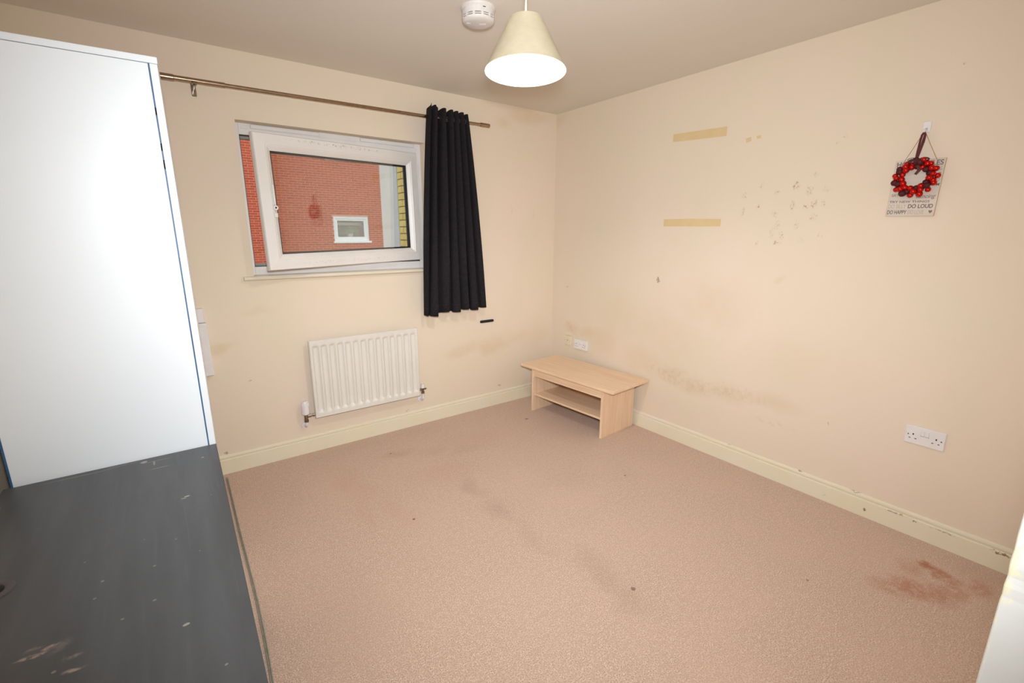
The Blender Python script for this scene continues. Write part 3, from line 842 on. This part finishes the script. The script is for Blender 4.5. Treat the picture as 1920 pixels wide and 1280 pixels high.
# local frame of the plaque: u to the viewer's right (-y), v up, w off the wall (-x)
RP = Matrix.Rotation(math.radians(1.3), 4, Vector((1, 0, 0)))
def PL(u_, v_, w_):
    q = Vector((-w_, -u_, v_)); q = RP.to_3x3() @ q
    return PC+q+Vector((-.004, 0, 0))
def plate(b, u0, u1, v0, v1, w0, w1):
    c = [b.bm.verts.new(PL(uu, vv, ww)) for ww in (w0, w1) for uu, vv in ((u0, v0), (u1, v0), (u1, v1), (u0, v1))]
    for q in ((0, 1, 2, 3), (4, 5, 6, 7), (0, 1, 5, 4), (1, 2, 6, 5), (2, 3, 7, 6), (3, 0, 4, 7)): b.bm.faces.new([c[i] for i in q])
b = MB(); plate(b, -PW/2, PW/2, -PH/2, PH/2, 0, .007); bd_ = b.build('board', m_plaque_edge, pq)
b = MB(); plate(b, -PW/2+.0008, PW/2-.0008, -PH/2+.0008, PH/2-.0008, .007, .0074); face = b.build('printed_face', m_plaque, pq)
def text(s, u0, v0, width, height, mat, shear=0., bold=0.):
    cu = bpy.data.curves.new('lettering', 'FONT'); cu.body = s; cu.size = 1; cu.shear = shear; cu.offset = bold
    tmp = bpy.data.objects.new('tmp_text', cu); COL.objects.link(tmp)
    bpy.context.view_layer.update()
    me = bpy.data.meshes.new_from_object(tmp.evaluated_get(bpy.context.evaluated_depsgraph_get()))
    bpy.data.objects.remove(tmp); bpy.data.curves.remove(cu)
    xs_ = [v.co.x for v in me.vertices]; ys_ = [v.co.y for v in me.vertices]
    ax, ay = min(xs_), min(ys_); sx = width/(max(xs_)-ax); sy = height/(max(ys_)-ay)
    for v in me.vertices: v.co = PL(u0+(v.co.x-ax)*sx, v0+(v.co.y-ay)*sy, .0078)
    o = bpy.data.objects.new('lettering', me); COL.objects.link(o); me.materials.clear(); me.materials.append(mat)
    adopt(o, face)
    return o
hw = PW/2
text('HOUSE RULES', -hw+.006, PH/2-.028, PW-.012, .022, m_ink, 0, .02)
text('NG', hw-.020, PH/2-.050, .013, .015, m_ink_l, 0, .02)
text('E', hw-.014, PH/2-.075, .008, .016, m_ink, 0, .02)
text('D', hw-.014, PH/2-.098, .008, .016, m_ink_l, 0, .02)
text('M', hw-.015, PH/2-.115, .011, .012, m_ink, 0, .03)
text('SAY SORRY', -hw+.010, -PH/2+.086, .075, .013, m_ink, 0, 0)
text('dancing', hw-.075, -PH/2+.072, .068, .022, m_ink, .35, 0)
text('TRY NEW THINGS', -hw+.006, -PH/2+.058, PW-.030, .010, m_ink, 0, .01)
text('DO SILLY', -hw+.005, -PH/2+.034, .066, .018, m_ink_l, 0, 0)
text('DO LOUD', -hw+.078, -PH/2+.034, .088, .018, m_ink, 0, .03)
text('DO HAPPY', -hw+.005, -PH/2+.008, .072, .018, m_ink, 0, .02)
text('DO LOVE', -hw+.082, -PH/2+.008, .056, .018, m_ink_l, 0, 0)
b = MB(); hv = []
for q in range(40):
    a = 2*math.pi*q/40
    hx = .0065*(16*math.sin(a)**3)/16; hy = .008*(13*math.cos(a)-5*math.cos(2*a)-2*math.cos(3*a)-math.cos(4*a))/16
    hv.append(b.bm.verts.new(PL(hw-.014+hx, -PH/2+.019+hy, .0078)))
b.bm.faces.new(hv); b.build('heart', m_ink, face)
HKP = Vector((-.020, -2.4485, 1.8825))
for uu in (-hw+.030, hw-.030):
    e_ = PL(uu, PH/2-.006, .009); b = MB()
    b.tube([HKP+Vector((0, 0, .002)), HKP.lerp(e_, .5)+Vector((0, 0, -.001)), e_], .0011, 6); b.build('string', m_string, pq)

wr = thing('bauble_wreath', 'small wreath of red and maroon baubles hanging over the plaque', 'wreath', (-.03, -2.45, 1.61))
WC = Vector((-.034, -2.4495, 1.687)); WRR = .060
b = MB(); ringp = [WC+Vector((.004, -WRR*math.cos(2*math.pi*q/40), WRR*math.sin(2*math.pi*q/40))) for q in range(41)]
b.tube(ringp, .003, 8, False); b.build('wire_ring', m_ribbon, wr, smooth=True)
rb = random.Random(11)
# clockwise from the top as the photo shows: r = shiny red, d = dark maroon
seq = 'ddrrrrdrrdrrrrrddrrrrdrrrddrrrrddrrrrddrrrrrd'
bred = bpy.data.meshes.new('bauble_red'); t = bmesh.new(); bmesh.ops.create_uvsphere(t, u_segments=16, v_segments=10, radius=1); t.to_mesh(bred); t.free()
bred.polygons.foreach_set('use_smooth', [True]*len(bred.polygons)); bdk = bred.copy(); bred.materials.append(m_baub_red); bdk.materials.append(m_baub_dark)
for q, ch in enumerate(seq):
    a = math.pi/2-2*math.pi*q/len(seq)
    rr = WRR+(-.012, .003, .014)[q % 3]+rb.uniform(-.003, .003)
    sz = (.0135 if ch == 'd' else .0122)*rb.uniform(.88, 1.12)
    o = bpy.data.objects.new('bauble', bred if ch == 'r' else bdk); COL.objects.link(o)
    o.location = WC+Vector((rb.uniform(-.010, .004)-(.004 if q % 3 == 1 else 0), -rr*math.cos(a), rr*math.sin(a)))
    o.scale = (sz, sz, sz*rb.uniform(.9, 1.0)); adopt(o, wr)
# ribbon: loop up to the hook, a knot and a tail
b = MB()
def ribbon(b, pts, wd, thick=.0012):
    pts = [Vector(p) for p in pts]; L = []
    for i, p in enumerate(pts):
        d = (pts[min(i+1, len(pts)-1)]-pts[max(i-1, 0)]).normalized()
        s = d.cross(Vector((1, 0, 0))).normalized()*wd[i]/2
        L.append([b.bm.verts.new(p+s+Vector((e, 0, 0))) for e in (thick, -thick)]+[b.bm.verts.new(p-s+Vector((e, 0, 0))) for e in (-thick, thick)])
    for A, B in zip(L, L[1:]):
        for q in range(4): b.bm.faces.new((A[q], A[(q+1) % 4], B[(q+1) % 4], B[q]))
    b.bm.faces.new(L[0][::-1]); b.bm.faces.new(L[-1])
top = Vector((-.024, -2.4485, 1.874))
ribbon(b, [(-.028, -2.437, 1.760), (-.027, -2.4385, 1.80), (-.026, -2.4405, 1.84), (-.025, -2.443, 1.866), (-.0245, -2.4485, 1.8765)], [.007, .008, .008, .008, .007])
ribbon(b, [(-.031, -2.442, 1.760), (-.030, -2.447, 1.80), (-.029, -2.4525, 1.84), (-.027, -2.454, 1.864), (-.0255, -2.4495, 1.8765)], [.006, .009, .011, .009, .007])
b.build('ribbon_loop', m_ribbon, wr)
b = MB()
for c, s_ in (((-.046, -2.449, 1.752), (.5, 1.6, 1.0)), ((-.047, -2.470, 1.760), (.4, 1.7, .8)), ((-.046, -2.428, 1.755), (.4, 1.2, .9))): b.sphere(c, .0125, 2, s_)
b.build('bow', m_ribbon, wr, smooth=True)
b = MB(); ribbon(b, [(-.045, -2.452, 1.745), (-.046, -2.456, 1.730), (-.045, -2.460, 1.716), (-.046, -2.450, 1.700)], [.008, .011, .012, .010])
b.build('ribbon_tail', m_ribbon, wr)
b = MB(); b.tube([(-.043, -2.438+.016*math.cos(a)+.010, 1.763+.008*math.sin(a)) for a in [i*math.pi/10 for i in range(11)]], .001, 6); b.build('wire_end', m_dark, wr)

# ------------------------------------------------------------------ ceiling: smoke alarm and pendant
al = thing('smoke_alarm', 'round white smoke alarm fixed to the ceiling beside the lamp', 'smoke alarm', (-1.524, -1.185, H))
AC = (-1.524, -1.185, 0)
b = MB().lathe([(.05, H), (.0765, H), (.0765, H-.006), (.0745, H-.009), (.0715, H-.012), (.0705, H-.036), (.066, H-.037)], AC, 48)
smooth_by_angle(b.build('base', m_alarm, al), 40)
b = MB().lathe([(.03, H-.034), (.0655, H-.034), (.0655, H-.050), (.03, H-.050)], AC, 48); b.build('slot_ring', m_dark, al)
b = MB().lathe([(.0658, H-.0405), (.0708, H-.0405), (.0708, H-.0445), (.0658, H-.0445)], AC, 48, None, True); smooth_by_angle(b.build('vent_rim', m_alarm, al), 40)
b = MB()
for q in range(12):
    a = 2*math.pi*q/12+.2
    R3 = Matrix.Rotation(a, 3, 'Z')
    g0 = len(b.bm.verts); b.box(.060, .0705, -.005, .005, H-.05, H-.036)
    b.bm.verts.ensure_lookup_table()
    for v in b.bm.verts[g0:]: v.co = R3 @ v.co+Vector(AC)
b.build('vent_bar', m_alarm, al)
b = MB().lathe([(.03, H-.047), (.0695, H-.047), (.0705, H-.050), (.069, H-.054), (.062, H-.060), (.045, H-.064), (.001, H-.0655)], AC, 48)
smooth_by_angle(b.build('cover', m_alarm, al), 60)
MB().lathe([(.001, H-.0655), (.010, H-.0655), (.010, H-.062)], (AC[0]-.04, AC[1]+.018, 0), 16).build('test_button', m_alarm, al)
MB().box(AC[0]-.002, AC[0]+.026, AC[1]-.022, AC[1]-.008, H-.0655, H-.063, rot=Matrix.Rotation(-.6, 3, 'Z'), at=Vector(AC)+Vector((.01, -.015, H-.064))).build('label_plate', m_whiteplastic, al)
MB().box(AC[0]-.010, AC[0]+.002, AC[1]-.0735, AC[1]-.0705, H-.020, H-.018, rot=Matrix.Rotation(math.radians(-8), 3, 'Z'), at=Vector(AC)).build('maker_mark', m_dark, al)

lp = thing('pendant_lamp', 'cream conical pendant lampshade hanging lit from the ceiling', 'lamp', (-1.583, -1.6, H))
LC = Vector((-1.583, -1.6, 0))
tilt = Matrix.Translation(LC+Vector((0, 0, 2.21))) @ Matrix.Rotation(math.radians(-3.2), 4, Vector((.787, -.617, 0))) @ Matrix.Translation(-(LC+Vector((0, 0, 2.21))))
def tilted(b):
    for v in b.bm.verts: v.co = tilt @ v.co
    return b
def shade_mat(name, rgb, tr):
    k = NT(name)
    col = k.mix(k.ramp(k.noise(30, 4), .3, .7), lin(rgb), lin(tuple(min(255, c+6) for c in rgb)))
    df = k.new('ShaderNodeBsdfDiffuse'); tl = k.new('ShaderNodeBsdfTranslucent'); mx = k.new('ShaderNodeMixShader'); mx.inputs[0].default_value = tr
    k.link(col, df.inputs[0]); k.link(col, tl.inputs[0]); k.link(df.outputs[0], mx.inputs[1]); k.link(tl.outputs[0], mx.inputs[2])
    k.link(mx.outputs[0], k.n['Material Output'].inputs[0]); return k.m
m_shade = shade_mat('lampshade_fabric', (190, 179, 155), .015)
m_lining_s = shade_mat('lampshade_lining', (244, 246, 238), .02)
def frust(r0, z0, r1, z1): return [(r0+(r1-r0)*i/6, z0+(z1-z0)*i/6) for i in range(7)]
b = MB(); P_ = frust(.1535, 2.034, .060, 2.212)
prof_o = [(rr+.0004, zz) for rr, zz in P_]
b.lathe(prof_o+[(rr-.0008, zz) for rr, zz in P_[::-1]], LC, 64, None, True); tilted(b)
sh = smooth_by_angle(b.build('lamp_shade', m_shade, lp), 40)
b = MB(); b.lathe([(rr-.0012, zz) for rr, zz in P_]+[(rr-.0018, zz) for rr, zz in P_[::-1]], LC, 64, None, True); tilted(b)
smooth_by_angle(b.build('shade_lining', m_lining_s, sh), 40)
b = MB(); b.lathe([(.1535+.0016*math.cos(a), 2.034+.0016*math.sin(a)) for a in [i*math.pi/4 for i in range(8)]], LC, 64, None, True); tilted(b)
b.build('rim_wire', simple('shade_rim_binding', (214, 204, 176), .6), sh, smooth=True)
b = MB(); b.box(LC.x+.1, LC.x+.112, LC.y-.0, LC.y+.0005, 2.04, 2.06)
b.bm.clear()
sa = math.radians(-10)
for i in range(6):
    rr0, zz0 = P_[i]; rr1, zz1 = P_[i+1]
    for (ra, za, rb_, zb) in ((rr0+.0014, zz0, rr1+.0014, zz1),):
        w_ = .004
        q = [(ra, -w_, za), (ra, w_, za), (rb_, w_, zb), (rb_, -w_, zb)]
        R3 = Matrix.Rotation(sa, 3, 'Z')
        vv = [b.bm.verts.new(R3 @ Vector(p)+LC) for p in q]; b.bm.faces.new(vv)
tilted(b); b.build('shade_seam', m_shade, sh)
b = MB(); b.lathe([(.011, 2.206), (.018, 2.206), (.018, 2.21), (.011, 2.21)], LC, 20, None, True)
for q in range(3):
    a = q*2.094; b.tube([LC+Vector((.016*math.cos(a), .016*math.sin(a), 2.208)), LC+Vector((.059*math.cos(a), .059*math.sin(a), 2.210))], .0015, 6)
tilted(b); b.build('shade_spider', m_whiteplastic, lp)
b = MB().lathe([(.003, 2.232), (.010, 2.228), (.0145, 2.205), (.0145, 2.17), (.017, 2.165), (.017, 2.15)], LC, 20); tilted(b)
smooth_by_angle(b.build('lamp_holder', m_whiteplastic, lp), 40)
k = NT('bulb_glow'); k.b.inputs['Emission Color'].default_value = (.97, .985, 1.0, 1); k.b.inputs['Emission Strength'].default_value = 550
k.color((.9, .9, .9, 1)); m_bulb = k.m
b = MB().lathe([(.013, 2.152), (.016, 2.138), (.027, 2.112), (.030, 2.095), (.026, 2.077), (.014, 2.066), (.001, 2.064)], LC, 20); tilted(b)
b.build('bulb', m_bulb, lp, smooth=True)
MB().cyl((LC.x, LC.y, 2.228), (LC.x, LC.y, H-.02), .0032, None, 10).build('flex_cord', m_creamplastic, lp)
b = MB().lathe([(.045, H), (.045, H-.008), (.034, H-.022), (.012, H-.028), (.004, H-.034)], LC, 28)
smooth_by_angle(b.build('ceiling_rose', m_whiteplastic, lp), 40)

# ------------------------------------------------------------------ coffee table
TA = .0719
ct = thing('coffee_table', 'low beech effect coffee table with lower shelf in the room corner', 'table', (-.2574, -.647, 0), TA)
L_, W_, HT = .9424, .4323, .3898; PLn, PWd = .7361, .3772
MB().box(-W_/2, W_/2, -L_/2, L_/2, HT-.022, HT, .0015).build('table_top', m_woodY, ct, local=True)
for s, nm in ((1, 'end_panel'), (-1, 'end_panel')):
    y1_ = s*PLn/2; y0_ = y1_-s*.018
    MB().box(-PWd/2, PWd/2, min(y0_, y1_), max(y0_, y1_), 0, HT-.022, .001).build(nm, m_woodZ, ct, local=True)
MB().box(-PWd/2+.012, -PWd/2+.028, -PLn/2+.018, PLn/2-.018, .298, HT-.022, .001).build('apron', m_woodY, ct, local=True)
MB().box(-PWd/2+.018, PWd/2-.03, -PLn/2+.018, PLn/2-.018, .132, .148, .001).build('shelf', m_woodY, ct, local=True)
MB().box(PWd/2-.03, PWd/2-.014, -PLn/2+.018, PLn/2-.018, .132, HT-.022, .001).build('back_panel', m_woodY, ct, local=True)

# ------------------------------------------------------------------ wardrobe
wd = thing('wardrobe', 'tall plain white wardrobe with blue edging lines behind the desk', 'wardrobe', (-2.7205, -1.386, 0), math.radians(-2.4))
WW, WDp, WH = .4815, .52, 1.916; tk = .018
MB().box(-tk, 0, 0, WDp, 0, WH-tk, .001).build('side_panel', m_whitefoil, wd, local=True)
MB().box(-WW, -WW+tk*.25, .004, WDp, 0, WH-tk).build('side_panel', m_whitefoil, wd, local=True)
MB().box(-WW, .0015, -.001, WDp, WH-tk+.0006, WH, .0012).build('top_board', m_whitefoil, wd, local=True)
MB().box(-WW+tk*.25, -tk, WDp-.006, WDp, .0, WH-tk).build('back_board', m_whitefoil, wd, local=True)
MB().box(-WW+tk*.25, -tk, .03, WDp-.006, .06, .078).build('base_board', m_whitefoil, wd, local=True)
MB().box(-WW+tk*.25, -tk, .03, .046, .0, .06).build('plinth', m_whitefoil, wd, local=True)
dr = MB().box(-WW+.001, -tk-.0035, 0, .018, .07, WH-tk-.0008, .0008).build('door', m_whitefoil, wd, local=True)
for (za, zb) in ((.07, 1.62), (1.645, 1.67), (1.69, 1.765), (1.785, WH-tk-.002)):
    o = MB().box(-tk-.0033, -tk-.0003, .0006, .016, za, zb); o.build('blue_edging', m_bluefilm, wd, local=True)
MB().box(-WW-.004, -WW+.0006, .0015, .018, .07, WH-tk-.002).build('blue_edging', m_bluefilm, wd, local=True)

# ------------------------------------------------------------------ desk
dk = thing('desk', 'charcoal desk with scuffed top in front of the white wardrobe', 'desk', (-2.7195, -1.393, 0), math.radians(-.85))
DWd, DLn, DZt = .496, 1.22, .755
HC = Vector((-.412, -.52)); HR = .027
b = MB()
# top with a cable hole: ring of quads between the hole and a square, then the rest of the board
def top_with_hole(b, zt, zb):
    n = 32; sq = .05
    xs_ = [-DWd, HC.x-sq, HC.x+sq, 0]; ys_ = [-DLn, HC.y-sq, HC.y+sq, 0]
    V = {}
    def vv(x, y, z_):
        kk = (round(x, 6), round(y, 6), z_)
        if kk not in V: V[kk] = b.bm.verts.new((x, y, z_))
        return V[kk]
    for z_ in (zt, zb):
        for i in range(3):
            for j in range(3):
                if i == 1 and j == 1: continue
                b.bm.faces.new((vv(xs_[i], ys_[j], z_), vv(xs_[i+1], ys_[j], z_), vv(xs_[i+1], ys_[j+1], z_), vv(xs_[i], ys_[j+1], z_)))
        for q in range(n):
            a0, a1 = 2*math.pi*q/n, 2*math.pi*(q+1)/n
            def sqp(a):
                m = max(abs(math.cos(a)), abs(math.sin(a))); return HC.x+sq*math.cos(a)/m, HC.y+sq*math.sin(a)/m
            s0, s1 = sqp(a0), sqp(a1)
            b.bm.faces.new((vv(HC.x+HR*math.cos(a0), HC.y+HR*math.sin(a0), z_), vv(HC.x+HR*math.cos(a1), HC.y+HR*math.sin(a1), z_), vv(*s1, z_), vv(*s0, z_)))
    for q in range(n):
        a0, a1 = 2*math.pi*q/n, 2*math.pi*(q+1)/n
        b.bm.faces.new((vv(HC.x+HR*math.cos(a0), HC.y+HR*math.sin(a0), zt), vv(HC.x+HR*math.cos(a1), HC.y+HR*math.sin(a1), zt), vv(HC.x+HR*math.cos(a1), HC.y+HR*math.sin(a1), zb), vv(HC.x+HR*math.cos(a0), HC.y+HR*math.sin(a0), zb)))
    for (p, q_) in (((-DWd, -DLn), (0, -DLn)), ((0, -DLn), (0, 0)), ((0, 0), (-DWd, 0)), ((-DWd, 0), (-DWd, -DLn))):
        b.bm.faces.new((vv(*p, zt), vv(*q_, zt), vv(*q_, zb), vv(*p, zb)))
top_with_hole(b, DZt, DZt-.03)
tp = b.build('desk_top', m_desk, dk, local=True)
# the scuff marks are laid out in room coordinates
tc = [n_ for n_ in m_desk.node_tree.nodes if n_.type == 'TEX_COORD']
geo_list = []
for n_ in tc:
    g_ = m_desk.node_tree.nodes.new('ShaderNodeNewGeometry')
    for lk in list(n_.outputs['Object'].links):
        m_desk.node_tree.links.new(g_.outputs['Position'], lk.to_socket)
b = MB().lathe([(HR-.006, DZt-.028), (HR-.001, DZt-.028), (HR-.001, DZt), (HR+.010, DZt), (HR+.009, DZt+.0022), (HR-.004, DZt+.0025), (HR-.006, DZt+.0005)], (HC.x, HC.y, 0), 32, None, True)
smooth_by_angle(b.build('cable_grommet', m_grommet, dk, local=True), 50)
MB().lathe([(.0005, DZt-.024), (HR-.0065, DZt-.024), (HR-.0065, DZt-.028), (.0005, DZt-.028)], (HC.x, HC.y, 0), 24).build('grommet_cup', m_navy, dk, local=True)
for sx in (-DWd+.05, -.05):
    for sy in (-DLn+.06, -.06):
        MB().cyl((sx, sy, 0), (sx, sy, DZt-.03), .02, None, 16).build('leg', m_black_leg, dk, local=True)

# ------------------------------------------------------------------ cable along the carpet
b = MB()
cp = [(-2.649, -.10), (-2.653, -.40), (-2.657, -.70), (-2.6585, -.95), (-2.661, -1.239), (-2.668, -1.485), (-2.678, -1.68), (-2.70, -2.0), (-2.735, -2.35)]
def cr(pts, n=8):
    out = []
    for i in range(len(pts)-1):
        p0, p1, p2, p3 = (Vector(pts[max(0, min(len(pts)-1, i+d))]) for d in (-1, 0, 1, 2))
        for q in range(n):
            t_ = q/n
            out.append(.5*((2*p1)+(p2-p0)*t_+(2*p0-5*p1+4*p2-p3)*t_*t_+(3*p1-p0-3*p2+p3)*t_**3))
    out.append(Vector(pts[-1])); return out
cc = cr(cp)
for off in (-.0028, .0028): b.tube([(p.x+off, p.y, .0042+.0012*math.sin(i*.9)) for i, p in enumerate(cc)], .0024, 8)
b.box(cc[0].x-.006, cc[0].x+.006, cc[0].y-.004, cc[0].y+.022, .0015, .008, .002)
cb = smooth_by_angle(b.build('cable', m_cable), 60)
tag(cb, 'thin grey twin cable lying on the carpet along the desk', 'cable')
